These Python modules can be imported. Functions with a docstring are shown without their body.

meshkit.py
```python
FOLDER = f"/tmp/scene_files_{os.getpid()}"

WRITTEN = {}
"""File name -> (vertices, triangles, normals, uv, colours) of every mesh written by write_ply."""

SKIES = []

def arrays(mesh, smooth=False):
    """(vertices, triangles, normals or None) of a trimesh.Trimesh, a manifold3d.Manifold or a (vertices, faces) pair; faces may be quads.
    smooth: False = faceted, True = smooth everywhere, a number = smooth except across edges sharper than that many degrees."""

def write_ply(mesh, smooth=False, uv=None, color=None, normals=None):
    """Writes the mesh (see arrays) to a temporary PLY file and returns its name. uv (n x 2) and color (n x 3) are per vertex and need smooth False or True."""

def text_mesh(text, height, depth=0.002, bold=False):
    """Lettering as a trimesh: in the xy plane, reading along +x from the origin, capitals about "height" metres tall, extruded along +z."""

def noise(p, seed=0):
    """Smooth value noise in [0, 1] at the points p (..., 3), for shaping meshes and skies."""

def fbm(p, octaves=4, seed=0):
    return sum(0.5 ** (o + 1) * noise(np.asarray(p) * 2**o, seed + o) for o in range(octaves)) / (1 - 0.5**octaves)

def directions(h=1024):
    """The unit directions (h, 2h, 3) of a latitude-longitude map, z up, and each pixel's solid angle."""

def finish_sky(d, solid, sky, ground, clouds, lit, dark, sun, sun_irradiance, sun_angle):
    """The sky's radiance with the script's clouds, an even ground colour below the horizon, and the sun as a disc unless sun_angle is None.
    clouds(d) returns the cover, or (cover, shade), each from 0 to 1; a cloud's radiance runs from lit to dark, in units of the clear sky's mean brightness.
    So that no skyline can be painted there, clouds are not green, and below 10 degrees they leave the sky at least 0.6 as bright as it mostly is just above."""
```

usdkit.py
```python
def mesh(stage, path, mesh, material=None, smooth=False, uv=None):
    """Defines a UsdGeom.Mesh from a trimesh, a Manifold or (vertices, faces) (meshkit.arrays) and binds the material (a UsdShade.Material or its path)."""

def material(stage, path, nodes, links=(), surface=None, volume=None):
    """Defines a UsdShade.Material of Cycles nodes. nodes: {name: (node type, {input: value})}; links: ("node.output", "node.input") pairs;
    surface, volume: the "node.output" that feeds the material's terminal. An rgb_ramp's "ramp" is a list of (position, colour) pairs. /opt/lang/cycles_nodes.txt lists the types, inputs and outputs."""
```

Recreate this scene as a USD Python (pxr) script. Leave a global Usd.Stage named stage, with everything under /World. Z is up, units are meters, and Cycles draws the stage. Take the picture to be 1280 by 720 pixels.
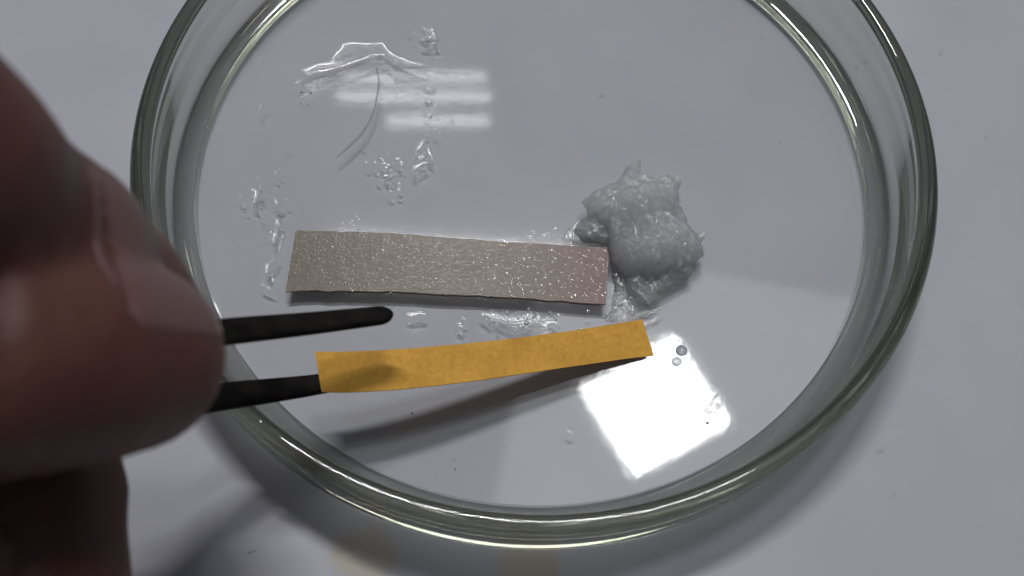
import math, random
import numpy as np, trimesh, usdkit, meshkit
from scipy.interpolate import CubicSpline, PchipInterpolator
from scipy.spatial import Delaunay
import shapely
from shapely.geometry import Polygon, Point
from pxr import Usd, UsdGeom, UsdLux, UsdShade, Gf, Sdf

MM = 0.001                                      # everything below is measured in millimetres, the stage is in metres
rng = np.random.default_rng(7)
stage = Usd.Stage.CreateInMemory()
UsdGeom.SetStageUpAxis(stage, 'Z'); UsdGeom.SetStageMetersPerUnit(stage, 1.0)
UsdGeom.Xform.Define(stage, '/World')

# ------------------------------------------------------------------ camera
CAM = np.array([-1.963, -68.72, 118.24]); TILT, ROLL, FPX = 0.415, 0.057, 1246.3
FW = np.array([0, math.sin(TILT), -math.cos(TILT)]); UP0 = np.array([0, math.cos(TILT), math.sin(TILT)])
RT = math.cos(ROLL) * np.array([1.0, 0, 0]) + math.sin(ROLL) * UP0
UP = -math.sin(ROLL) * np.array([1.0, 0, 0]) + math.cos(ROLL) * UP0
cam = UsdGeom.Camera.Define(stage, '/World/camera')
m = Gf.Matrix4d(1)
for i, a in enumerate((RT, UP, -FW)):
    m.SetRow(i, Gf.Vec4d(*map(float, a), 0))
m.SetRow(3, Gf.Vec4d(*(CAM * MM).tolist(), 1))
cam.AddTransformOp().Set(m)
cam.CreateHorizontalApertureAttr(36.0); cam.CreateVerticalApertureAttr(20.25)
cam.CreateFocalLengthAttr(FPX / 1280 * 36)
cam.CreateFStopAttr(24.0); cam.CreateFocusDistanceAttr(0.128)
cam.CreateClippingRangeAttr(Gf.Vec2f(0.005, 50))
cam.CreateExposureAttr(0.42)

def at(px, py, z):
    """The point at height z (mm) that the photograph shows at pixel (px, py)."""
    d = FW * FPX + RT * (px - 640) - UP * (py - 360)
    return CAM + d * (z - CAM[2]) / d[2]

# ------------------------------------------------------------------ light: dim room, three ceiling fittings
W = '/World/Looks/'
UsdGeom.Scope.Define(stage, '/World/Looks')
usdkit.material(stage, W + 'room_light', {'b': ('background_shader', {'color': (0.93, 0.97, 1.05), 'strength': 0.04})}, surface='b.background')
dome = UsdLux.DomeLight.Define(stage, '/World/room_light')
UsdShade.MaterialBindingAPI.Apply(dome.GetPrim()).Bind(UsdShade.Material.Get(stage, W + 'room_light'))

def lamp(name, x, y, z, w, h, rot, radiance, color=(1, 1, 1)):
    l = UsdLux.RectLight.Define(stage, '/World/' + name)
    l.AddTranslateOp().Set(Gf.Vec3d(x * MM, y * MM, z * MM)); l.AddRotateZOp().Set(rot)
    l.CreateWidthAttr(w * MM); l.CreateHeightAttr(h * MM)
    l.CreateIntensityAttr(radiance); l.CreateColorAttr(Gf.Vec3f(*color)); l.CreateNormalizeAttr(False)
lamp('ceiling_glow', 0, 600, 1830, 2600, 2600, 0, 0.11, (0.93, 0.97, 1.05))
lamp('ceiling_bay', 420, 530, 1815, 800, 620, -8, 0.6, (0.96, 0.98, 1.0))
lamp('ceiling_panel', 296, 540, 1800, 222, 206, 32, 27, (1, 1, 1.0))
lamp('ceiling_lamp', -120, 822, 1800, 520, 72, 0, 134, (1, 0.99, 0.985))
for k, (x, y, w) in enumerate(((-255, 1292, 330), (-250, 1240, 350), (-190, 1178, 230))):
    lamp('ceiling_tube_%03d' % k, x, y, 1800, w, 22, 4, 3.8, (1, 1, 1))

# ------------------------------------------------------------------ helpers
used = {}
def numbered(path):
    n = used.get(path, 0); used[path] = n + 1
    return path if n == 0 else '%s_%03d' % (path, n)

def tag(p, label=None, cat=None, group=None, kind=None):
    for k, v in (('label', label), ('category', cat), ('group', group), ('kind', kind)):
        if v: p.SetCustomDataByKey(k, v)
    return p

def thing(name, label, cat, group=None):
    return tag(UsdGeom.Xform.Define(stage, numbered('/World/' + name)).GetPrim(), label, cat, group)

def obj(name, mesh, mat, parent=None, smooth=True, normals=None):
    path = numbered((str(parent.GetPath()) if parent else '/World') + '/' + name)
    if isinstance(mesh, trimesh.Trimesh): v, f = np.array(mesh.vertices), np.array(mesh.faces)
    else: v, f = np.asarray(mesh[0], float), np.asarray(mesh[1])
    if f.shape[1] == 4: f = np.vstack([f[:, [0, 1, 2]], f[:, [0, 2, 3]]])
    u = usdkit.mesh(stage, path, (v * MM, f), W + mat, smooth=smooth)
    if normals is not None:
        from pxr import Vt
        u.CreateNormalsAttr(Vt.Vec3fArray.FromNumpy(normals.astype(np.float32))); u.SetNormalsInterpolation('vertex')
    return u.GetPrim()

def M(name, nodes, links=(), surface='p.BSDF'):
    return usdkit.material(stage, W + name, nodes, links, surface)

def lathe(profile, n=360, smooth=True):
    """Open or closed profile [(r, z)] turned about z; (vertices, quads, normals)."""
    p = np.array(profile, float); a = np.arange(n) * 2 * np.pi / n
    v = np.stack([p[:, None, 0] * np.cos(a), p[:, None, 0] * np.sin(a), np.broadcast_to(p[:, None, 1], (len(p), n))], -1).reshape(-1, 3)
    i, j = np.meshgrid(np.arange(len(p) - 1), np.arange(n), indexing='ij')
    f = np.stack([i * n + j, i * n + (j + 1) % n, (i + 1) * n + (j + 1) % n, (i + 1) * n + j], -1).reshape(-1, 4)
    t = np.gradient(p, axis=0); t /= np.linalg.norm(t, axis=1, keepdims=True) + 1e-12
    nr, nz = t[:, 1], -t[:, 0]
    nn = np.stack([nr[:, None] * np.cos(a), nr[:, None] * np.sin(a), np.broadcast_to(nz[:, None], (len(p), n))], -1).reshape(-1, 3)
    return v, f, nn

def surface_net(fn, lo, hi, step):
    """Closed surface fn = 0 (negative inside), from a grid."""
    ax = [np.arange(l, h + step, step) for l, h in zip(lo, hi)]
    X = np.stack(np.meshgrid(*ax, indexing='ij'), -1)
    g = fn(X.reshape(-1, 3)).reshape(X.shape[:3])
    g[0], g[-1] = abs(g[0]) + .01, abs(g[-1]) + .01
    g[:, 0], g[:, -1], g[:, :, 0], g[:, :, -1] = abs(g[:, 0]) + .01, abs(g[:, -1]) + .01, abs(g[:, :, 0]) + .01, abs(g[:, :, -1]) + .01
    n = np.array(g.shape) - 1
    corners = [(i, j, k) for i in (0, 1) for j in (0, 1) for k in (0, 1)]
    val = np.stack([g[i:i + n[0], j:j + n[1], k:k + n[2]] for i, j, k in corners], -1)
    acc, cnt = np.zeros((*n, 3)), np.zeros(n)
    for a in range(8):
        for b in range(a + 1, 8):
            ca, cb = np.array(corners[a]), np.array(corners[b])
            if abs(ca - cb).sum() != 1: continue
            x = (val[..., a] < 0) != (val[..., b] < 0)
            t = np.where(x, val[..., a] / np.where(x, val[..., a] - val[..., b], 1), 0)
            acc += np.where(x[..., None], ca + t[..., None] * (cb - ca), 0); cnt += x
    on = cnt > 0
    idx = np.full(n, -1); idx[on] = np.arange(on.sum())
    ii = np.argwhere(on)
    v = np.array(lo) + step * (ii + acc[on] / cnt[on][:, None])
    quads = []
    for d in range(3):
        e, w = [q for q in range(3) if q != d]
        s0 = [slice(None)] * 3; s1 = [slice(None)] * 3
        s0[d], s1[d] = slice(0, -1), slice(1, None)
        A, B = g[tuple(s0)] < 0, g[tuple(s1)] < 0
        for flip, mask in ((0, A & ~B), (1, ~A & B)):
            p = np.argwhere(mask)
            p = p[(p[:, e] > 0) & (p[:, w] > 0) & (p[:, e] < n[e]) & (p[:, w] < n[w])]
            def c(de, dw):
                q = p.copy(); q[:, e] -= de; q[:, w] -= dw
                return idx[q[:, 0], q[:, 1], q[:, 2]]
            q = np.stack([c(1, 1), c(0, 1), c(0, 0), c(1, 0)], 1)
            if (flip == 1) != (d == 1): q = q[:, ::-1]
            quads.append(q)
    q = np.vstack(quads); q = q[(q >= 0).all(1)]
    return v, np.vstack([q[:, [0, 1, 2]], q[:, [0, 2, 3]]])

def capsule_sdf(X, a, b, ra, rb):
    ab = b - a; t = np.clip(((X - a) @ ab) / (ab @ ab), 0, 1)
    return np.linalg.norm(X - a - t[:, None] * ab, axis=1) - (ra + (rb - ra) * t)

def smin(a, b, k):
    h = np.clip(0.5 + 0.5 * (b - a) / k, 0, 1)
    return b + (a - b) * h - k * h * (1 - h)

# ------------------------------------------------------------------ materials
YELLOW_TINT = [tuple((at(455, 694, 0) * MM).tolist()), tuple((at(662, 712, 0) * MM).tolist())]  # centres of two faint yellowish spots in the table colour, before the dish
M('table_laminate', {'g': ('geometry', {}), 'n': ('noise_texture', {'scale': 45, 'detail': 4}), 'n2': ('noise_texture', {'scale': 900, 'detail': 2}),
                 'r': ('rgb_ramp', {'ramp': [(0.25, (0.355, 0.358, 0.408)), (0.75, (0.405, 0.402, 0.45))]}),
                 's': ('noise_texture', {'scale': 260, 'detail': 1}), 'sr': ('rgb_ramp', {'ramp': [(0.0, (0.55, 0.53, 0.5)), (0.2, (0.6, 0.58, 0.55)), (0.235, (1, 1, 1)), (1, (1, 1, 1))]}),
                 'x': ('mix_color', {'blend_type': 'multiply', 'fac': 0.6}),
                 'd1': ('vector_math', {'math_type': 'distance', 'vector2': YELLOW_TINT[0]}), 'd2': ('vector_math', {'math_type': 'distance', 'vector2': YELLOW_TINT[1]}), 'mn': ('math', {'math_type': 'minimum'}),
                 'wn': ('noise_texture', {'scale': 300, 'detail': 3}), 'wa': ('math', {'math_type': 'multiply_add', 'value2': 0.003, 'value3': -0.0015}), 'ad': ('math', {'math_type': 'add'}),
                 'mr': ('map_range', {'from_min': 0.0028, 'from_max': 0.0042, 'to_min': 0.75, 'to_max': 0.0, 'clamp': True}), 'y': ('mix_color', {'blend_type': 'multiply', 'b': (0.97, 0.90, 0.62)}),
                 'b': ('bump', {'strength': 0.15, 'distance': 0.0001}), 'p': ('principled_bsdf', {'roughness': 0.55, 'specular_ior_level': 0.3})},
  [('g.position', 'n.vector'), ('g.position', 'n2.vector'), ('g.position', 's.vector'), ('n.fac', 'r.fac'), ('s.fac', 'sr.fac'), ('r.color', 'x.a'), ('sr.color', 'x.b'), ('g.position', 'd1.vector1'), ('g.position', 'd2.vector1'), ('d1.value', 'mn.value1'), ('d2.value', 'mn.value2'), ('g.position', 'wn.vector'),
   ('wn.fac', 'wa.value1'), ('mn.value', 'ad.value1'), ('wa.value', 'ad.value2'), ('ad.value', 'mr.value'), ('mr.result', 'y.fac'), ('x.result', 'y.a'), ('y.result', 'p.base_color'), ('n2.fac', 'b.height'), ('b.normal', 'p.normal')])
# flat glass lets lamplight straight through; the IOR follows the side that is hit so that both faces reflect alike
M('flat_glass', {'g': ('geometry', {}), 'i': ('mix_float', {'a': 1.5, 'b': 1 / 1.5}), 'f': ('fresnel', {}), 't': ('transparent_bsdf', {'color': (0.985, 0.99, 0.985)}),
                 'n': ('noise_texture', {'scale': 420, 'detail': 4, 'roughness': 0.6}), 'bu': ('bump', {'strength': 0.006, 'distance': 0.001}),
                 'gl': ('glossy_bsdf', {'color': (1, 1, 1), 'roughness': 0.036}), 'p': ('mix_closure', {})},
  [('g.backfacing', 'i.fac'), ('i.result', 'f.IOR'), ('f.fac', 'p.fac'), ('t.BSDF', 'p.closure1'), ('gl.BSDF', 'p.closure2'), ('g.position', 'n.vector'), ('n.fac', 'bu.height'), ('bu.normal', 'gl.normal')], 'p.closure')
usdkit.material(stage, W + 'wall_glass', {'p': ('glass_bsdf', {'color': (1, 1, 1), 'roughness': 0.0, 'IOR': 1.5}), 't': ('transparent_bsdf', {}), 'o': ('mix_closure', {'fac': 0.06}), 'v': ('absorption_volume', {'color': (0.55, 0.57, 0.47), 'density': 150})}, [('p.BSDF', 'o.closure1'), ('t.BSDF', 'o.closure2')], 'o.closure', 'v.volume')
M('water', {'g': ('geometry', {}), 'i': ('mix_float', {'a': 1.34, 'b': 1 / 1.34}), 'f': ('fresnel', {}), 't': ('transparent_bsdf', {'color': (1, 1, 1)}), 'r': ('refraction_bsdf', {'color': (1, 1, 1), 'roughness': 0.0, 'IOR': 1.33}),
           'm': ('mix_closure', {'fac': 0.6}), 'gl': ('glossy_bsdf', {'color': (1, 1, 1), 'roughness': 0.06}), 'o': ('mix_closure', {})},
  [('g.backfacing', 'i.fac'), ('i.result', 'f.IOR'), ('f.fac', 'o.fac'), ('t.BSDF', 'm.closure1'), ('r.BSDF', 'm.closure2'), ('m.closure', 'o.closure1'), ('gl.BSDF', 'o.closure2')], 'o.closure')
M('water_ball', {'p': ('glass_bsdf', {'color': (0.97, 0.97, 0.97), 'roughness': 0.0, 'IOR': 1.33})})
M('wet_paper', {'g': ('geometry', {}), 's': ('separate_xyz', {}), 'm': ('map_range', {'from_min': -0.030, 'from_max': 0.012, 'clamp': True}),
                'r': ('rgb_ramp', {'ramp': [(0, (0.42, 0.372, 0.32)), (0.45, (0.52, 0.48, 0.415)), (0.7, (0.51, 0.45, 0.40)), (1, (0.47, 0.345, 0.34))]}),
                'n': ('noise_texture', {'scale': 1500, 'detail': 4, 'roughness': 0.7}), 'nr': ('rgb_ramp', {'ramp': [(0.3, (0.9, 0.9, 0.9)), (0.7, (1.08, 1.08, 1.08))]}),
                'x': ('mix_color', {'blend_type': 'multiply', 'fac': 1.0, 'use_clamp_result': False}),
                'v': ('noise_texture', {'scale': 2600, 'detail': 1, 'roughness': 0.5}), 'bu': ('bump', {'strength': 1.0, 'distance': 0.00004}),
                'd': ('principled_bsdf', {'roughness': 0.5, 'specular_ior_level': 0.15, 'coat_weight': 0.2, 'coat_roughness': 0.07, 'coat_ior': 1.33}),
                't': ('translucent_bsdf', {}), 'p': ('mix_closure', {'fac': 0.56})},
  [('g.position', 's.vector'), ('s.x', 'm.value'), ('m.result', 'r.fac'), ('g.position', 'n.vector'), ('n.fac', 'nr.fac'), ('r.color', 'x.a'), ('nr.color', 'x.b'), ('x.result', 'd.base_color'), ('x.result', 't.color'),
   ('g.position', 'v.vector'), ('v.fac', 'bu.height'), ('bu.normal', 'd.coat_normal'), ('d.BSDF', 'p.closure1'), ('t.BSDF', 'p.closure2')], 'p.closure')
M('wet_bead', {'p': ('principled_bsdf', {'base_color': (0.33, 0.285, 0.235), 'roughness': 0.09, 'specular_ior_level': 0.8})})
M('yellow_paper', {'g': ('geometry', {}), 'n': ('noise_texture', {'scale': 1600, 'detail': 5, 'roughness': 0.75}), 'n2': ('noise_texture', {'scale': 160, 'detail': 3}),
                   'r': ('rgb_ramp', {'ramp': [(0.28, (0.60, 0.318, 0.055)), (0.5, (0.71, 0.39, 0.075)), (0.75, (0.78, 0.45, 0.105))]}),
                   'r2': ('rgb_ramp', {'ramp': [(0.3, (0.80, 0.77, 0.74)), (0.62, (1, 1, 1))]}), 'x': ('mix_color', {'blend_type': 'multiply', 'fac': 1.0}),
                   'bu': ('bump', {'strength': 0.25, 'distance': 0.0002}), 'd': ('principled_bsdf', {'roughness': 0.9, 'specular_ior_level': 0.15}),
                   't': ('translucent_bsdf', {}), 'p': ('mix_closure', {'fac': 0.07})},
  [('g.position', 'n.vector'), ('g.position', 'n2.vector'), ('n.fac', 'r.fac'), ('n2.fac', 'r2.fac'), ('r.color', 'x.a'), ('r2.color', 'x.b'), ('x.result', 'd.base_color'), ('x.result', 't.color'), ('n.fac', 'bu.height'), ('bu.normal', 'd.normal'),
   ('d.BSDF', 'p.closure1'), ('t.BSDF', 'p.closure2')], 'p.closure')
M('black_steel', {'g': ('geometry', {}), 'n': ('noise_texture', {'scale': 400, 'detail': 4}), 'r': ('rgb_ramp', {'ramp': [(0.35, (0.002, 0.002, 0.002)), (0.7, (0.012, 0.009, 0.008))]}),
                  'rr': ('map_range', {'to_min': 0.4, 'to_max': 0.65}), 'bu': ('bump', {'strength': 0.2, 'distance': 0.0002}), 'p': ('principled_bsdf', {'specular_ior_level': 0.12})},
  [('g.position', 'n.vector'), ('n.fac', 'r.fac'), ('r.color', 'p.base_color'), ('n.fac', 'rr.value'), ('rr.result', 'p.roughness'), ('n.fac', 'bu.height'), ('bu.normal', 'p.normal')])
M('skin', {'g': ('geometry', {}), 'n': ('noise_texture', {'scale': 90, 'detail': 3}), 'r': ('rgb_ramp', {'ramp': [(0.3, (0.076, 0.026, 0.021)), (0.5, (0.094, 0.036, 0.029)), (0.72, (0.106, 0.046, 0.034))]}),
           'v': ('voronoi_texture', {'scale': 1100}), 'bu': ('bump', {'strength': 0.12, 'distance': 0.0003}),
           'p': ('principled_bsdf', {'roughness': 0.5, 'specular_ior_level': 0.35, 'subsurface_weight': 0.25, 'subsurface_scale': 0.0012, 'subsurface_radius': (1, 0.35, 0.2)})},
  [('g.position', 'n.vector'), ('n.fac', 'r.fac'), ('r.color', 'p.base_color'), ('g.position', 'v.vector'), ('v.distance', 'bu.height'), ('bu.normal', 'p.normal')])
M('nail', {'p': ('principled_bsdf', {'base_color': (0.125, 0.064, 0.06), 'roughness': 0.42, 'specular_ior_level': 0.45})})
M('gel', {'g': ('geometry', {}), 'n': ('noise_texture', {'scale': 900, 'detail': 3}), 'r': ('rgb_ramp', {'ramp': [(0.3, (0.37, 0.378, 0.40)), (0.7, (0.46, 0.47, 0.50))]}),
          'bu': ('bump', {'strength': 1.0, 'distance': 0.00015}), 'p': ('principled_bsdf', {'roughness': 0.14, 'specular_ior_level': 0.6, 'subsurface_weight': 0.9, 'subsurface_scale': 0.003, 'subsurface_radius': (1, 1, 1)}),
          'tr': ('transparent_bsdf', {}), 'o': ('mix_closure', {'fac': 0.25})},
  [('g.position', 'n.vector'), ('n.fac', 'r.fac'), ('r.color', 'p.base_color'), ('n.fac', 'bu.height'), ('bu.normal', 'p.normal'), ('p.BSDF', 'o.closure1'), ('tr.BSDF', 'o.closure2')], 'o.closure')
M('grey_film', {'g': ('geometry', {}), 'n': ('noise_texture', {'scale': 600, 'detail': 3}), 'bu': ('bump', {'strength': 0.6, 'distance': 0.0006}),
                'p': ('principled_bsdf', {'base_color': (0.28, 0.29, 0.295), 'roughness': 0.2, 'specular_ior_level': 0.5, 'subsurface_weight': 0.5, 'subsurface_scale': 0.001, 'subsurface_radius': (1, 1, 1)}),
                'tr': ('transparent_bsdf', {'color': (0.9, 0.92, 0.9)}), 'o': ('mix_closure', {'fac': 0.45})},
  [('g.position', 'n.vector'), ('n.fac', 'bu.height'), ('bu.normal', 'p.normal'), ('p.BSDF', 'o.closure1'), ('tr.BSDF', 'o.closure2')], 'o.closure')
M('residue', {'p': ('principled_bsdf', {'base_color': (0.16, 0.15, 0.145), 'roughness': 0.6}), 'tr': ('transparent_bsdf', {}), 'o': ('mix_closure', {'fac': 0.72})},
  [('p.BSDF', 'o.closure1'), ('tr.BSDF', 'o.closure2')], 'o.closure')
M('dark_speck', {'p': ('principled_bsdf', {'base_color': (0.05, 0.045, 0.04), 'roughness': 0.7})})

# ------------------------------------------------------------------ the setting
top = trimesh.creation.box([1300, 1000, 25]); top.apply_translation([0, 150, -12.5])
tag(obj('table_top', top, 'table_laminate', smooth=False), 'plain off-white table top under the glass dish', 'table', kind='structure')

# ------------------------------------------------------------------ petri dish
FLOOR = 2.0
def floor_z(r):
    r = np.asarray(r, float)
    return FLOOR + 0.0 * np.clip((r - 42.6) / 2.4, 0, None) ** 2
dish = thing('petri_dish', 'round clear glass petri dish with thick rim lying on the table', 'petri dish')
rs = np.concatenate([[0.02], np.arange(2, 36, 2), np.linspace(36, 42, 5), np.linspace(42.4, 44.98, 16)])
prof = [(r, 0.30) for r in rs] + [(44.98, 0.31)] + [(r, float(floor_z(r))) for r in rs[::-1]]
v, f, nn = lathe(prof)
fl = trimesh.Trimesh(v, np.vstack([f[:, [0, 1, 2]], f[:, [0, 2, 3]]]), process=False)
obj('dish_floor', fl, 'flat_glass', dish, smooth=40)
def arc(cx, cz, r, a0, a1, n):
    return [(cx + r * math.cos(math.radians(a)), cz + r * math.sin(math.radians(a))) for a in np.linspace(a0, a1, n)]
zi = float(floor_z(45.0))
inner = [(45.0, zi)] + [(45.0 + 2.5 * math.sin(t) , zi + 0.25 * math.sin(t) + 2.6 * (1 - math.cos(t))) for t in np.linspace(0.12, 1.45, 14)]
ci = CubicSpline([inner[-1][1], 8.0, 10.6], [inner[-1][0], 47.75, 47.9])
inner += [(float(ci(z)), z) for z in np.linspace(inner[-1][1], 10.6, 10)[1:]]
co = CubicSpline([3.6, 7.0, 10.6], [50.25, 50.15, 49.95])
outer = [(float(co(z)), z) for z in np.linspace(10.6, 3.6, 12)]
outer += arc(46.95, 3.6, 3.3, 0, -90, 16)[1:]
wallp = outer[::-1]
edge = [(45.0, 0.30), (45.0, zi)]
# wall: inner face, outer face and the hidden inner edge; open at the top, where the rim carries on
pin, pout = np.array(inner), np.array(outer)
ve, fe, ne = lathe([(45.0, .305), (45.0, zi)], 360); 
# order: out -> bottom -> edge -> in, all in one turning direction
def joined(parts):
    vs, fs, ns, k = [], [], [], 0
    for a, b, c in parts:
        vs.append(a); fs.append(b + k); ns.append(c); k += len(a)
    return np.vstack(vs), np.vstack(fs), np.vstack(ns)
bot_out = lathe([(pout[-1, 0], pout[-1, 1]), (45.0, .305)])
V, F, N = joined([lathe(outer), bot_out, (ve, fe, ne), lathe(inner)])
def orient(V, F, N):
    F = np.vstack([F[:, [0, 1, 2]], F[:, [0, 2, 3]]]) if F.shape[1] == 4 else F
    fn = np.cross(V[F[:, 1]] - V[F[:, 0]], V[F[:, 2]] - V[F[:, 0]])
    bad = (fn * N[F].mean(1)).sum(1) < 0
    F = F.copy(); F[bad] = F[bad][:, ::-1]
    return F
# lathe normals are (dz, -dr): walking outer face downwards gives dz<0 -> pointing inwards, so the whole loop is flipped
N = -N
F = orient(V, F, N)
r_in, r_out = pin[-1, 0], pout[0, 0]
rim = [(r_in, 10.6), (47.87, 11.0)] + arc(48.9, 11.35, 1.05, 175, 90, 10) + arc(49.15, 11.35, 1.05, 88, 0, 10) + [(50.15, 11.1), (50.02, 10.8), (r_out, 10.6)]
V2, F2, N2 = lathe(rim); N2 = -N2; F2 = orient(V2, F2, N2)
obj('side_wall', (np.vstack([V,V2]), np.vstack([F,F2+len(V)])), 'wall_glass', dish, normals=np.vstack([N,N2]))
# ------------------------------------------------------------------ strips of paper
def sheet(top_px, bot_px, zt, zb, thick, n=90, m=24, ragged=0.0, seed=0, lift=None):
    k = np.linspace(0, 1, len(top_px))
    T = np.array([at(*p, z) for p, z in zip(top_px, zt)]); B = np.array([at(*p, z) for p, z in zip(bot_px, zb)])
    ft, fb = (lambda u, c=np.polynomial.polynomial.polyfit(k, A, 3): np.polynomial.polynomial.polyval(u, c).T for A in (T, B))
    u = np.linspace(0, 1, n)
    s = np.linspace(0, 1, m)
    P = ft(u)[:, None] * (1 - s)[None, :, None] + fb(u)[:, None] * s[None, :, None]
    if ragged:
        e = meshkit.fbm(np.stack([u * 22, u * 0, u * 0 + seed], -1), 3, seed) - 0.5
        e2 = meshkit.fbm(np.stack([u * 22, u * 0 + 9, u * 0 + seed], -1), 3, seed + 5) - 0.5
        P[:, 0] += ragged * e[:, None] * np.array([0, 1, 0]); P[:, -1] += ragged * e2[:, None] * np.array([0, 1, 0])
    if lift is not None:
        P[..., 2] += lift(P)
    top = P.reshape(-1, 3); low = top - [0, 0, thick]
    i, j = np.meshgrid(np.arange(n - 1), np.arange(m - 1), indexing='ij')
    q = np.stack([i * m + j, (i + 1) * m + j, (i + 1) * m + j + 1, i * m + j + 1], -1).reshape(-1, 4)
    K = n * m
    loop = [i * m for i in range(n)] + [(n - 1) * m + j for j in range(1, m)] + [i * m + m - 1 for i in range(n - 2, -1, -1)] + [j for j in range(m - 2, 0, -1)]
    side = np.array([[a, b, b + K, a + K] for a, b in zip(loop, loop[1:] + loop[:1])])
    f = np.vstack([q, q[:, ::-1] + K, side])
    t = trimesh.Trimesh(np.vstack([top, low]), np.vstack([f[:, [0, 1, 2]], f[:, [0, 2, 3]]]), process=False)
    trimesh.repair.fix_normals(t)
    return t, ft, fb

def bumps(P):
    return 0.05 * (meshkit.fbm(P * np.array([0.5, 0.5, 0]), 3, 3) - 0.5)
wet, _, _ = sheet([(370, 288), (470, 291), (565, 297), (660, 304), (762, 309)], [(357, 364), (455, 364), (555, 367), (655, 373), (757, 380)],
                  [2.42] * 5, [2.3] * 5, 0.24, 160, 40, 0.3, 4, bumps)
strip = tag(obj('wet_paper_strip', wet, 'wet_paper', smooth=40), 'soaked greyish beige paper strip lying flat in the glass dish', 'paper strip')
caps, rb = [], np.random.default_rng(12)
for _ in range(480):
    u = rb.beta(1.8, 1.0) if rb.uniform() < 0.75 else rb.uniform(); w = rb.uniform(0.04, 0.95)
    p = at(370 + 392 * u + (-13 + 8 * u) * w, 288 + 21 * u + (76 - 5 * u) * w, 2.48)
    q = rb.uniform(0.05, 0.15) if u > 0.62 else rb.uniform(0.04, 0.11); th = np.linspace(0, 2 * np.pi, 11)[:-1]; st = rb.uniform(0.8, 1.8); ph = rb.uniform(0, 3.14)
    rings = [(0, 0.13 * q)] + [(t * q, 0.13 * q * (1 - t * t)) for t in (0.35, 0.7)] + [(1.02 * q, -0.02)]
    V = [[0, 0, rings[0][1]]] + [[r * st * math.cos(a), r * math.sin(a), z] for r, z in rings[1:] for a in th]
    c_, s_ = math.cos(ph), math.sin(ph); V = np.array(V); V[:, :2] = V[:, :2] @ np.array([[c_, s_], [-s_, c_]])
    F = [[0, 1 + i, 1 + (i + 1) % 10] for i in range(10)] + [f for k in range(2) for i in range(10) for f in ([1 + k * 10 + i, 11 + k * 10 + i, 11 + k * 10 + (i + 1) % 10], [1 + k * 10 + i, 11 + k * 10 + (i + 1) % 10, 1 + k * 10 + (i + 1) % 10])]
    zt = 2.42 - 0.12 * w + float(bumps(p[None])[0])
    caps.append(trimesh.Trimesh(V + [p[0], p[1], zt + 0.004], F, process=False))
tag(obj('water_beads', trimesh.util.concatenate(caps), 'wet_bead', strip, smooth=True), kind='stuff')

yel, yt, yb = sheet([(393, 440), (465, 437), (545, 434), (640, 423), (720, 412), (803, 399)], [(402, 490), (478, 487), (558, 482), (650, 467), (730, 456), (818, 444)],
                [12.6, 11.2, 9.4, 6.8, 4.6, 2.75], [12.2, 10.9, 9.1, 6.5, 4.3, 2.4], 0.18, 140, 16, 0.07, 2)
tag(obj('dry_paper_strip', yel, 'yellow_paper', smooth=30), 'dry orange yellow paper strip held in the black tweezers', 'paper strip')

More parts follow.
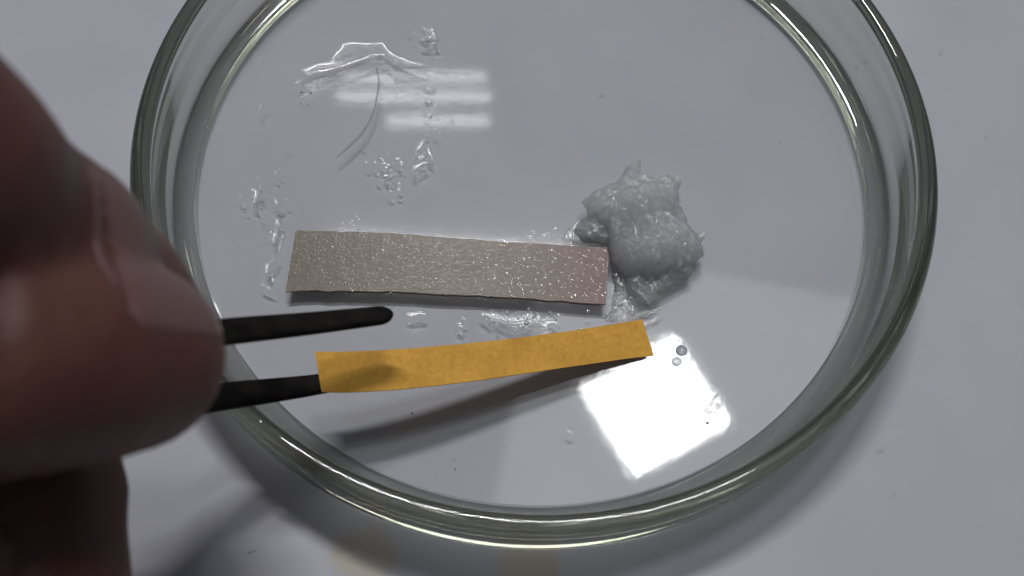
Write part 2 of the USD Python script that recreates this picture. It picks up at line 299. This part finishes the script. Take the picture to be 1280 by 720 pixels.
# ------------------------------------------------------------------ tweezers
def prong(pts, seed):
    """pts: (px, py, z, half width, half thickness) along the arm; rounded flat bar."""
    C = np.array([at(p[0], p[1], p[2]) for p in pts]); k = np.concatenate([[0], np.cumsum(np.linalg.norm(np.diff(C, axis=0), axis=1))])
    fc, fw, ft = PchipInterpolator(k, C), PchipInterpolator(k, [p[3] for p in pts]), PchipInterpolator(k, [p[4] for p in pts])
    u = np.concatenate([np.linspace(0, k[-1] - 1.6, 60), k[-1] - 1.6 * (1 - np.sin(np.linspace(0, np.pi / 2, 12)[1:]))])
    ring, n = [], 28
    a = np.arange(n) * 2 * np.pi / n
    sq = lambda c, e: np.sign(c) * np.abs(c) ** e
    for t in u:
        T = fc(min(t + .01, k[-1])) - fc(max(t - .01, 0)); T /= np.linalg.norm(T)
        side = np.cross([0, 0, 1.0], T); side /= np.linalg.norm(side); up = np.cross(T, side)
        end = max(0.0, (t - (k[-1] - 1.6)) / 1.6)
        s = math.sqrt(max(0.0, 1 - end ** 2)) * 0.98 + 0.02
        ring.append(fc(t) + fw(t) * s * sq(np.cos(a), 0.6)[:, None] * side + ft(t) * (0.4 + 0.6 * s) * (s > 0.03) * sq(np.sin(a), 0.6)[:, None] * up)
    ring = np.array(ring); R = len(ring)
    v = np.vstack([ring.reshape(-1, 3), ring[0].mean(0), ring[-1].mean(0)])
    i, j = np.meshgrid(np.arange(R - 1), np.arange(n), indexing='ij')
    q = np.stack([i * n + j, i * n + (j + 1) % n, (i + 1) * n + (j + 1) % n, (i + 1) * n + j], -1).reshape(-1, 4)
    f = np.vstack([q[:, [0, 1, 2]], q[:, [0, 2, 3]], [[R * n, (b + 1) % n, b] for b in range(n)], [[R * n + 1, (R - 1) * n + b, (R - 1) * n + (b + 1) % n] for b in range(n)]])
    t = trimesh.Trimesh(v, f, process=False); trimesh.repair.fix_normals(t)
    return t
twz = thing('tweezers', 'black metal tweezers held between the fingers over the dish rim', 'tweezers')
obj('arm', prong([(-900, 620, 52, 2.6, 0.8), (-400, 520, 50, 2.4, 0.7), (0, 452, 40, 1.7, 0.65), (150, 430, 33, 1.5, 0.65), (280, 415, 26.5, 1.40, 0.65), (400, 403, 21.5, 1.2, 0.6), (491, 392.5, 18.4, 1.02, 0.5)], 1), 'black_steel', twz, smooth=50)
obj('arm', prong([(-900, 640, 50.6, 2.6, 0.8), (-400, 600, 44, 2.4, 0.7), (0, 541, 30, 1.75, 0.65), (150, 517, 23, 1.65, 0.65), (270, 497, 16.5, 1.55, 0.65), (400, 480, 11.25, 1.15, 0.6), (480, 468, 9.9, 0.9, 0.5)], 2), 'black_steel', twz, smooth=50)

# ------------------------------------------------------------------ hand
def J(px, py, z, r):
    return at(px, py, z), r
chains = [
  [J(-560, 380, 55, 13.5), J(-270, 440, 47, 11.2), J(-50, 448, 42, 9.7), J(70, 446, 39, 9.0), J(160, 446, 35, 8.3)],                          # thumb
  [J(-520, -250, 68, 12), J(-285, 20, 60, 10.4), J(-105, 205, 50, 9.6), J(50, 322, 38, 8.8), J(128, 375, 28, 7.6), J(176, 412, 23.5, 6.8)],        # index
  [J(-640, 60, 58, 11.5), J(-330, 330, 44, 9.4), J(-75, 490, 27, 9.2), J(28, 610, 23, 8.8), J(34, 740, 21, 8.6), J(15, 880, 21, 8.0)],    # middle, curled
  [J(-740, 250, 54, 11.0), J(-470, 480, 42, 8.8), J(-230, 590, 34, 8.0), J(-130, 720, 31, 7.6), J(-140, 860, 30, 7.0)],                       # ring, curled
  [J(-800, 420, 50, 10.0), J(-620, 610, 40, 7.8), J(-420, 700, 33, 7.0), J(-330, 820, 29, 6.4), J(-340, 920, 27, 6.0)],                       # little, curled
]
def lifted(j, dz=13.0):                              # same place in the view of the photograph, farther above the table
    p, r = j; z = p[2] + dz
    q = CAM + (p - CAM) * (z - CAM[2]) / (p[2] - CAM[2])
    return q, r * (CAM[2] - z) / (CAM[2] - p[2])
chains = [[lifted(j) for j in c] for c in chains]
folds = []
for c, k, off in ((0, 3, ((-2.2, .35), (0, .6), (2.0, .4))), (0, 2, ((-2, .4), (1, .5))), (2, 3, ((-2, .4), (0, .6), (2, .4)))):
    p = chains[c][k][0]; ax = chains[c][k + 1][0] - chains[c][k - 1][0]
    folds.append((p, ax / np.linalg.norm(ax), off))
def hand_sdf(X):
    d = None
    for c in chains:
        e = None
        for (a, ra), (b, rb) in zip(c, c[1:]):
            s = capsule_sdf(X, a, b, ra, rb)
            e = s if e is None else smin(e, s, 2.5)
        d = e if d is None else smin(d, e, 1.6 if c is chains[1] else 0.6)
    w, kn = at(-1500, 300, 76), [chains[i][0][0] for i in range(5)]
    palm = None
    for p, r in zip(kn, (12, 11, 11.5, 11, 9)):
        s = capsule_sdf(X, w, p, 16, r)
        palm = s if palm is None else smin(palm, s, 6)
    d = smin(d, palm, 5)
    for p, ax, off in folds:                         # skin folds across the joints
        s = (X - p) @ ax; near = np.exp(-(np.linalg.norm(X - p, axis=1) / 11.5) ** 4)
        for o, dep in off: d = d + dep * near * np.exp(-((s - o) / 0.85) ** 2)
    return d + 0.35 * (meshkit.noise(X * 0.16, 11) - 0.5)
pts = np.vstack([p for c in chains for p, _ in c]); lo, hi = pts.min(0) - 14, pts.max(0) + 12
lo[0] = max(lo[0], -125)
hv, hf = surface_net(hand_sdf, lo, hi, 0.85)
ht = trimesh.Trimesh(hv, hf, process=False)
trimesh.smoothing.filter_taubin(ht, iterations=12)
ht = max(ht.split(only_watertight=False), key=lambda t: len(t.faces))
hand = thing('hand', 'brown skinned hand at the left edge pinching black tweezers between thumb and finger', 'hand')
obj('skin', ht, 'skin', hand)
def nail_patch():
    a, b = chains[0][-2][0], chains[0][-1][0]; ax = (b - a) / np.linalg.norm(b - a)
    up = np.array([0, 0.62, 0.78]); up -= ax * (up @ ax); up /= np.linalg.norm(up); sd = np.cross(ax, up)
    us, th = np.linspace(-3.5, 8.2, 30), np.radians(np.linspace(-52, 52, 26))
    rows = []
    for u in us:
        half = 1.0 if u < 4.5 else math.sqrt(max(0.02, 1 - ((u - 4.5) / 4.0) ** 2))
        if u < -1.5: half = math.sqrt(max(0.05, 1 - ((u + 1.5) / 2.2) ** 2))
        D = np.cos(th * half)[:, None] * up + np.sin(th * half)[:, None] * sd
        lo_, hi_ = np.zeros(len(th)), np.full(len(th), 14.0); o = b + ax * (u - 1.5)
        for _ in range(22):
            mid = (lo_ + hi_) / 2; inn = hand_sdf(o + D * mid[:, None]) < 0
            lo_, hi_ = np.where(inn, mid, lo_), np.where(inn, hi_, mid)
        rows.append(o + D * (lo_ + 0.05)[:, None])
    T = np.array(rows); n, m = T.shape[:2]; up_v = T.reshape(-1, 3); lowv = (T - up * 0.5).reshape(-1, 3)
    i, j = np.meshgrid(np.arange(n - 1), np.arange(m - 1), indexing='ij')
    q = np.stack([i * m + j, (i + 1) * m + j, (i + 1) * m + j + 1, i * m + j + 1], -1).reshape(-1, 4); K = n * m
    loop = [i * m for i in range(n)] + [(n - 1) * m + j for j in range(1, m)] + [i * m + m - 1 for i in range(n - 2, -1, -1)] + [j for j in range(m - 2, 0, -1)]
    side = np.array([[x, y, y + K, x + K] for x, y in zip(loop, loop[1:] + loop[:1])]); f = np.vstack([q, q[:, ::-1] + K, side])
    t = trimesh.Trimesh(np.vstack([up_v, lowv]), np.vstack([f[:, [0, 1, 2]], f[:, [0, 2, 3]]]), process=False); trimesh.repair.fix_normals(t)
    return t
obj('thumb_nail', nail_patch(), 'nail', hand, smooth=50)

# ------------------------------------------------------------------ gel lump
def G(px, py, z, r):
    return at(px, py, z), r
# ------------------------------------------------------------------ water on the dish floor
def puddle(outline, h_, base=0.03, flat=False, step=0.28, rough=0.0, seed=0, edge=None):
    """A low domed film with the outline given as photo pixels on the dish floor."""
    h = 1.5 * h_
    P = np.array([at(x, y, FLOOR)[:2] for x, y in outline])
    poly = Polygon(P).buffer(0)
    if poly.geom_type != 'Polygon': poly = max(poly.geoms, key=lambda g: g.area)
    poly = poly.buffer(-0.06).buffer(0.06) if poly.area > 1 else poly
    if poly.geom_type != 'Polygon': poly = max(poly.geoms, key=lambda g: g.area)
    L = poly.exterior.length; nb = max(16, int(L / step))
    ring = np.array([poly.exterior.interpolate(t * L / nb).coords[0] for t in range(nb)])
    x0, y0, x1, y1 = poly.bounds
    gx, gy = np.meshgrid(np.arange(x0, x1, step), np.arange(y0, y1, step))
    g = np.stack([gx.ravel(), gy.ravel()], 1); g = g + np.random.default_rng(seed).uniform(-.2, .2, g.shape) * step
    inside = shapely.contains_xy(poly.buffer(-0.3 * step), g[:, 0], g[:, 1]); g = g[inside]
    A = np.vstack([ring, g])
    tri = Delaunay(A).simplices
    cen = A[tri].mean(1); tri = tri[shapely.contains_xy(poly, cen[:, 0], cen[:, 1])]
    d = shapely.distance(poly.exterior, shapely.points(A))
    e = edge or max(0.25, d.max())
    if flat: z = h * np.clip(d / 0.1, 0, 1)
    elif rough: z = h * np.sqrt(np.clip(1 - (1 - np.clip(d / e, 0, 1)) ** 2, 0, 1))
    else:                                            # steep lip, then a gently domed top
        z = 0.30 * h * (1 - np.exp(-d / 0.09)) + 0.22 * h_ * e * (1 - (1 - np.clip(d / e, 0, 1)) ** 2) * 2
        z = z + 0.05 * (meshkit.fbm(np.stack([A[:, 0] * 0.9, A[:, 1] * 0.9, A[:, 0] * 0], -1), 2, seed + 3) - 0.5) * np.clip(d / 0.3, 0, 1)
    if rough: z = z * (1 + rough * (meshkit.fbm(np.stack([A[:, 0] * 1.6, A[:, 1] * 1.6, A[:, 0] * 0], -1), 3, seed) - 0.5) * 2)
    zf = floor_z(np.linalg.norm(A, axis=1)) + base
    n = len(A); v = np.vstack([np.column_stack([A, zf + z + 0.01]), np.column_stack([A, zf])])
    t3 = tri.copy(); a = A[t3]; flip = np.cross(a[:, 1] - a[:, 0], a[:, 2] - a[:, 0]) < 0; t3[flip] = t3[flip][:, ::-1]
    from collections import Counter
    e_ = Counter(); 
    for t in t3:
        for q in ((t[0], t[1]), (t[1], t[2]), (t[2], t[0])): e_[q] += 1
    side = [[p, q + n, q] for p, q in e_ if (q, p) not in e_] + [[p, p + n, q + n] for p, q in e_ if (q, p) not in e_]
    return np.vstack([v]), np.vstack([t3, t3[:, ::-1] + n, side])

def drop(name, outline, h, label, cat='water drop', mat='water', **k):
    return tag(obj(name, puddle(outline, h, **k), mat, smooth=True), label, cat)

def oval(cx, cy, rx, ry, rot=0, n=18, wob=0.1, seed=0):
    r = np.random.default_rng(seed); a = np.arange(n) * 2 * np.pi / n
    w = 1 + wob * np.sin(2 * a + r.uniform(0, 6)) + wob * 0.7 * np.sin(3 * a + r.uniform(0, 6))
    x, y = rx * w * np.cos(a), ry * w * np.sin(a); c, s = math.cos(rot), math.sin(rot)
    return list(zip(cx + c * x - s * y, cy + s * x + c * y))

drop('water_puddle', [(366, 106), (378, 98), (376, 88), (384, 84), (398, 78), (412, 77), (418, 66), (424, 62), (427, 54), (440, 52), (460, 53), (478, 52), (482, 54), (488, 62), (500, 70), (520, 77), (540, 83), (520, 86), (503, 87), (490, 82), (480, 75), (468, 75), (455, 80), (436, 87), (420, 92), (405, 95), (395, 97), (385, 100)],
     0.55, 'long ragged film of water near the far left edge of the dish floor', 'water puddle', edge=0.7)
drop('water_drop', [(523, 36), (532, 33), (536, 38), (543, 33), (545, 42), (551, 52), (540, 53), (528, 53), (532, 45)], 0.55, 'star shaped water drop at the far side of the dish')
drop('water_drop', [(519, 188), (524, 178), (532, 172), (531, 180), (526, 188), (519, 194)], 0.45, 'slanting water drop at the head of the twisted drop cluster')
drop('water_drop', [(533, 186), (539, 184), (541, 192), (540, 200), (535, 197)], 0.4, 'upright water drop right of the twisted drop cluster')
drop('water_drop', [(514, 214), (518, 206), (526, 203), (534, 199), (537, 203), (530, 209), (524, 211), (518, 217)], 0.45, 'elbow shaped water drop at the foot of the twisted drop cluster')
drop('water_drop', [(523, 195), (530, 192), (532, 197), (526, 200), (521, 199)], 0.35, 'small water drop in the middle of the twisted drop cluster')
drop('water_drop', oval(538, 114, 6.5, 5.5, 0, seed=3), 0.6, 'round water drop sitting on the striped lamp reflection')
drop('water_drop', oval(536, 129, 6, 5, 0.5, seed=4), 0.5, 'round water drop just under another on the lamp reflection')
drop('water_drop', oval(496, 100, 3, 5.5, 0, seed=5), 0.4, 'narrow dark water drop at the top of the lamp reflection')
drop('water_drop', [(313, 236), (322, 233), (329, 241), (324, 248), (322, 257), (315, 254), (319, 246)], 0.5, 'hooked water drop nearest the left wall of the dish')
drop('water_drop', oval(348, 253, 5, 4, 0.4, seed=6), 0.45, 'small round water drop beside the hooked one')
drop('water_drop', [(345, 274), (352, 271), (354, 282), (349, 290), (344, 304), (340, 303), (343, 288)], 0.5, 'tapering water drop left of the beige strip corner')
drop('water_drop', [(345, 316), (348, 316), (346, 325), (340, 332), (337, 342), (332, 342), (332, 330), (339, 325)], 0.5, 'crooked water drop just above the upper tweezer arm, left of the strip')
drop('water_drop', [(326, 352), (334, 356), (343, 359), (341, 362), (333, 360), (326, 356)], 0.3, 'thin streak of water under the crooked drop')
drop('water_drop', [(322, 137), (327, 129), (332, 126), (330, 132), (325, 139)], 0.4, 'slim water drop on the upper left of the dish floor')
drop('water_drop', [(507, 392), (513, 388), (524, 387), (532, 388), (532, 393), (520, 395), (510, 395)], 0.5, 'flat water drop below the beige strip past the tweezer tip')
drop('water_drop', oval(576, 404, 4, 6, 0.4, seed=8), 0.4, 'small oval water drop between the two paper strips')
bead = trimesh.creation.icosphere(4, 0.72); bead.apply_scale([1, 1, 0.8]); bp = at(852, 438, FLOOR + 0.6); bead.apply_translation([bp[0], bp[1], FLOOR + 0.60])
tag(obj('water_drop', bead, 'water_ball', smooth=True), 'round bead of water at the top right corner of the bright lamp reflection', 'water drop')
drop('water_drop', oval(846, 452, 7, 5.5, 0, seed=10, wob=0.05), 0.22, 'faint flat water drop touching the round bead', step=0.15)
drop('water_drop', oval(712, 538, 4, 3, 0, seed=11), 0.35, 'lone tiny water drop left of the bright lamp reflection', step=0.12)
drop('water_puddle', [(752, 402), (764, 388), (768, 360), (764, 342), (772, 338), (780, 350), (786, 372), (800, 388), (822, 386), (830, 380), (822, 392), (796, 402), (775, 404)], 0.55,
     'glinting wet patch between the strip end and the lump', 'water puddle', rough=0.9, seed=3, edge=0.9)
drop('water_puddle', [(700, 300), (712, 285), (720, 277), (732, 276), (740, 285), (750, 296), (758, 304), (735, 305), (715, 303)], 0.5, 'glinting wet patch above the right end of the beige strip', 'water puddle', rough=0.9, seed=5, edge=0.8)
drop('water_puddle', [(600, 392), (615, 386), (632, 392), (648, 388), (668, 390), (690, 394), (700, 402), (680, 412), (660, 406), (640, 410), (625, 402), (610, 400)], 0.35, 'shallow wet patch along the near edge of the beige strip', 'water puddle', rough=0.6, seed=6, edge=0.8)
gel = thing('gel_lump', 'wet translucent greyish white lump with pointed edges beside the beige strip', 'lump')
def lump_mesh(outline, zr, step=0.17):
    O = np.array(outline, float); O2 = np.vstack([O + (np.roll(O, -1, 0) - O) * t for t in (0, .34, .67)]).reshape(3, -1, 2).transpose(1, 0, 2).reshape(-1, 2)
    jit = np.random.default_rng(9).normal(0, 1.7, O2.shape); jit[::3] = 0
    P = np.array([at(x, y, zr)[:2] for x, y in O2 + jit]); poly = Polygon(P).buffer(0)
    poly = max(poly.geoms, key=lambda g: g.area) if poly.geom_type != 'Polygon' else poly
    L = poly.exterior.length; nb = int(L / step); ring = np.array([poly.exterior.interpolate(t * L / nb).coords[0] for t in range(nb)])
    x0, y0, x1, y1 = poly.bounds; gx, gy = np.meshgrid(np.arange(x0, x1, step), np.arange(y0, y1, step))
    g = np.stack([gx.ravel(), gy.ravel()], 1); g += np.random.default_rng(4).uniform(-.25, .25, g.shape) * step
    g = g[shapely.contains_xy(poly.buffer(-0.35 * step), g[:, 0], g[:, 1])]
    A = np.vstack([ring, g]); tri = Delaunay(A).simplices; cen = A[tri].mean(1); tri = tri[shapely.contains_xy(poly, cen[:, 0], cen[:, 1])]
    d = shapely.distance(poly.exterior, shapely.points(A))
    h = 2.1 * (1 - np.exp(-d / 0.75))
    for px, py, H, sx in ((800, 258, 2.6, 3.0), (832, 250, 1.3, 1.8), (775, 252, 1.0, 1.8), (826, 305, 2.0, 2.6), (848, 300, 1.0, 1.8), (800, 325, 1.3, 1.6), (836, 330, 0.9, 1.6), (797, 222, 0.9, 1.0), (815, 322, 0.5, 1.2), (785, 290, -1.3, 1.3), (812, 281, -0.9, 1.2), (843, 276, -0.7, 1.2)):
        c = at(px, py, zr)[:2]; h += H * np.exp(-((A - c) ** 2).sum(1) / (2 * (sx * 0.72) ** 2)) * np.clip(d / 1.2, 0, 1)
    q = np.column_stack([A, A[:, 0] * 0]); k = np.clip(d / 0.8, 0, 1)
    n1 = meshkit.fbm(q * 0.42, 2, 21); h += 1.5 * (0.45 - np.abs(2 * n1 - 1)) * k                     # folds
    h += 0.9 * (meshkit.fbm(q * 0.8, 3, 8) - 0.5) * k + 0.30 * (meshkit.fbm(q * 2.6, 2, 9) - 0.5) * k
    n2 = meshkit.fbm(q * 0.55 + 40, 2, 5); h += 0.9 * (0.5 - np.abs(2 * n2 - 1)) * k; n3 = meshkit.fbm(q * 1.1 + 70, 2, 6); h += 0.45 * (0.5 - np.abs(2 * n3 - 1)) * k
    h = np.maximum(h, 0.05) + 0.35 + 0.5 * meshkit.noise(q * 0.6, 13)
    n = len(A); z0 = FLOOR + 0.1
    v = np.vstack([np.column_stack([A, z0 + h]), np.column_stack([poly.centroid.x + (A[:, 0] - poly.centroid.x) * 0.93, poly.centroid.y + (A[:, 1] - poly.centroid.y) * 0.93, np.full(n, z0)])])
    a = A[tri]; flip = np.cross(a[:, 1] - a[:, 0], a[:, 2] - a[:, 0]) < 0; tri[flip] = tri[flip][:, ::-1]
    from collections import Counter
    e_ = Counter((int(t[i]), int(t[(i + 1) % 3])) for t in tri for i in range(3)); bd = [(p, q_) for p, q_ in e_ if (q_, p) not in e_]
    f = np.vstack([tri, tri[:, ::-1] + n, [[p, q_ + n, q_] for p, q_ in bd], [[p, p + n, q_ + n] for p, q_ in bd]])
    return trimesh.Trimesh(v, f, process=False)
LUMP = [(727, 252), (738, 242), (746, 236), (760, 230), (773, 223), (781, 212), (793, 202), (802, 197), (803, 223), (816, 226), (834, 223), (849, 216), (853, 227), (849, 235), (847, 258), (856, 265), (860, 278), (863, 287), (884, 289), (876, 303), (881, 319),
        (868, 327), (859, 333), (847, 339), (834, 342), (819, 347), (801, 345), (782, 346), (766, 330), (761, 311), (760, 293), (746, 275), (734, 262)]
obj('lump', lump_mesh(LUMP, 3.2), 'gel', gel, smooth=75)
obj('wet_skirt', puddle([(716, 288), (724, 278), (735, 273), (750, 272), (764, 282), (785, 300), (800, 320), (840, 335), (868, 330), (864, 346), (848, 354), (831, 364), (822, 377), (810, 387), (798, 381), (786, 366), (778, 346), (764, 330), (760, 306), (744, 304), (728, 303)], 0.75, rough=0.5, seed=8, edge=1.1, base=0.05), 'grey_film', gel)

tiny = []
def spray(cx, cy, sx, sy, n, r0, r1, seed):
    r = np.random.default_rng(seed)
    for _ in range(n):
        x, y = r.normal(cx, sx), r.normal(cy, sy); q = r.uniform(r0, r1) ** 1.0
        P = at(x, y, FLOOR); s = trimesh.creation.icosphere(2, 1.0)
        s.apply_scale([q * r.uniform(0.7, 1.4), q * r.uniform(0.7, 1.4), q * 0.45]); s.apply_transform(trimesh.transformations.rotation_matrix(r.uniform(0, 3), [0, 0, 1]))
        s = trimesh.intersections.slice_mesh_plane(s, [0, 0, 1], [0, 0, 0], cap=True, engine='earcut')
        s.apply_translation([P[0], P[1], float(floor_z(math.hypot(P[0], P[1]))) + 0.03]); tiny.append(s)
spray(490, 205, 14, 16, 30, 0.10, 0.32, 1); spray(535, 70, 22, 25, 14, 0.1, 0.25, 2); spray(330, 255, 14, 30, 22, 0.08, 0.25, 3)
spray(540, 150, 12, 22, 22, 0.08, 0.25, 4); spray(660, 396, 40, 6, 26, 0.1, 0.3, 5); spray(690, 292, 22, 6, 14, 0.1, 0.3, 6); spray(440, 275, 60, 5, 10, 0.08, 0.22, 7); spray(772, 385, 10, 14, 22, 0.12, 0.35, 8)
tag(obj('fine_droplets', trimesh.util.concatenate(tiny), 'water', smooth=40), 'sprinkle of tiny water droplets scattered over the dish floor', 'droplets', kind='stuff')

# ------------------------------------------------------------------ dried marks and specks
def trail(px, w, mat, h=0.012):
    P = np.array(px, float); out = []
    n = np.gradient(P, axis=0); n = np.stack([-n[:, 1], n[:, 0]], 1); n /= np.linalg.norm(n, axis=1, keepdims=True) + 1e-9
    w = np.array(w)[:, None] if np.ndim(w) else w
    return puddle(list(map(tuple, P + n * w)) + list(map(tuple, (P - n * w)[::-1])), h, step=0.2, flat=True, base=0.01)
tag(obj('dried_trail', trail([(470, 84), (474, 100), (472, 118), (468, 136), (462, 152), (452, 168), (438, 182), (420, 198)], [0.8, 1.2, 1.3, 1.1, 1.4, 2.0, 2.0, 0.7], 'residue'), 'residue'), 'faint grey dried trail running down from the long water film', 'dried mark')
tag(obj('dried_smudge', puddle([(868, 510), (876, 504), (886, 502), (896, 492), (900, 492), (892, 502), (904, 506), (898, 514), (900, 524), (892, 516), (884, 520), (878, 512)], 0.012, step=0.2, flat=True, base=0.01), 'residue'), 'ragged grey smudge on the right of the bright lamp reflection', 'dried mark')
def specks(px):
    out = []
    for i, (x, y, r) in enumerate(px):
        P = at(x, y, FLOOR); s = trimesh.creation.icosphere(2, r); rr = np.random.default_rng(i)
        s.apply_scale([rr.uniform(.6, 1.6), rr.uniform(.6, 1.3), 0.3]); s.apply_transform(trimesh.transformations.rotation_matrix(rr.uniform(0, 3), [0, 0, 1]))
        s.apply_translation([P[0], P[1], float(floor_z(math.hypot(P[0], P[1]))) + 0.1]); out.append(s)
    return trimesh.util.concatenate(out)
R_ = np.random.default_rng(5)
sp = [(377, 116, .14), (389, 117, .10), (376, 130, .10), (386, 131, .12), (884, 529, .16), (868, 528, .1), (515, 517, .11), (569, 587, .08), (567, 575, .06), (545, 636, .12), (394, 530, .08), (975, 180, .08)]
sp += [(R_.uniform(300, 1040), R_.uniform(30, 560), R_.uniform(.02, .05)) for _ in range(22)]
sp = [s for s in sp if np.linalg.norm(at(s[0], s[1], 2)[:2]) < 43]
tag(obj('dark_specks', specks(sp), 'dark_speck'), 'scatter of small dark specks stuck to the dish floor', 'specks', kind='stuff')

dust, rd = [], np.random.default_rng(77)
for px, py, ln, wd in [(315, 690, 0.6, 0.07), (1232, 172, .2, .08)] + [(rd.uniform(0, 1280), rd.uniform(0, 720), rd.uniform(.06, .2), rd.uniform(.03, .06)) for _ in range(14)]:
    p = at(px, py, 0.0)
    if np.linalg.norm(p[:2]) < 55: continue
    b_ = trimesh.creation.icosphere(1, 1.0); b_.apply_scale([ln, wd, 0.04]); b_.apply_transform(trimesh.transformations.rotation_matrix(rd.uniform(0, 3), [0, 0, 1])); b_.apply_translation([p[0], p[1], 0.03]); dust.append(b_)
tag(obj('dust', trimesh.util.concatenate(dust), 'residue'), 'fine grey dust and lint scattered on the table round the dish', 'dust', kind='stuff')
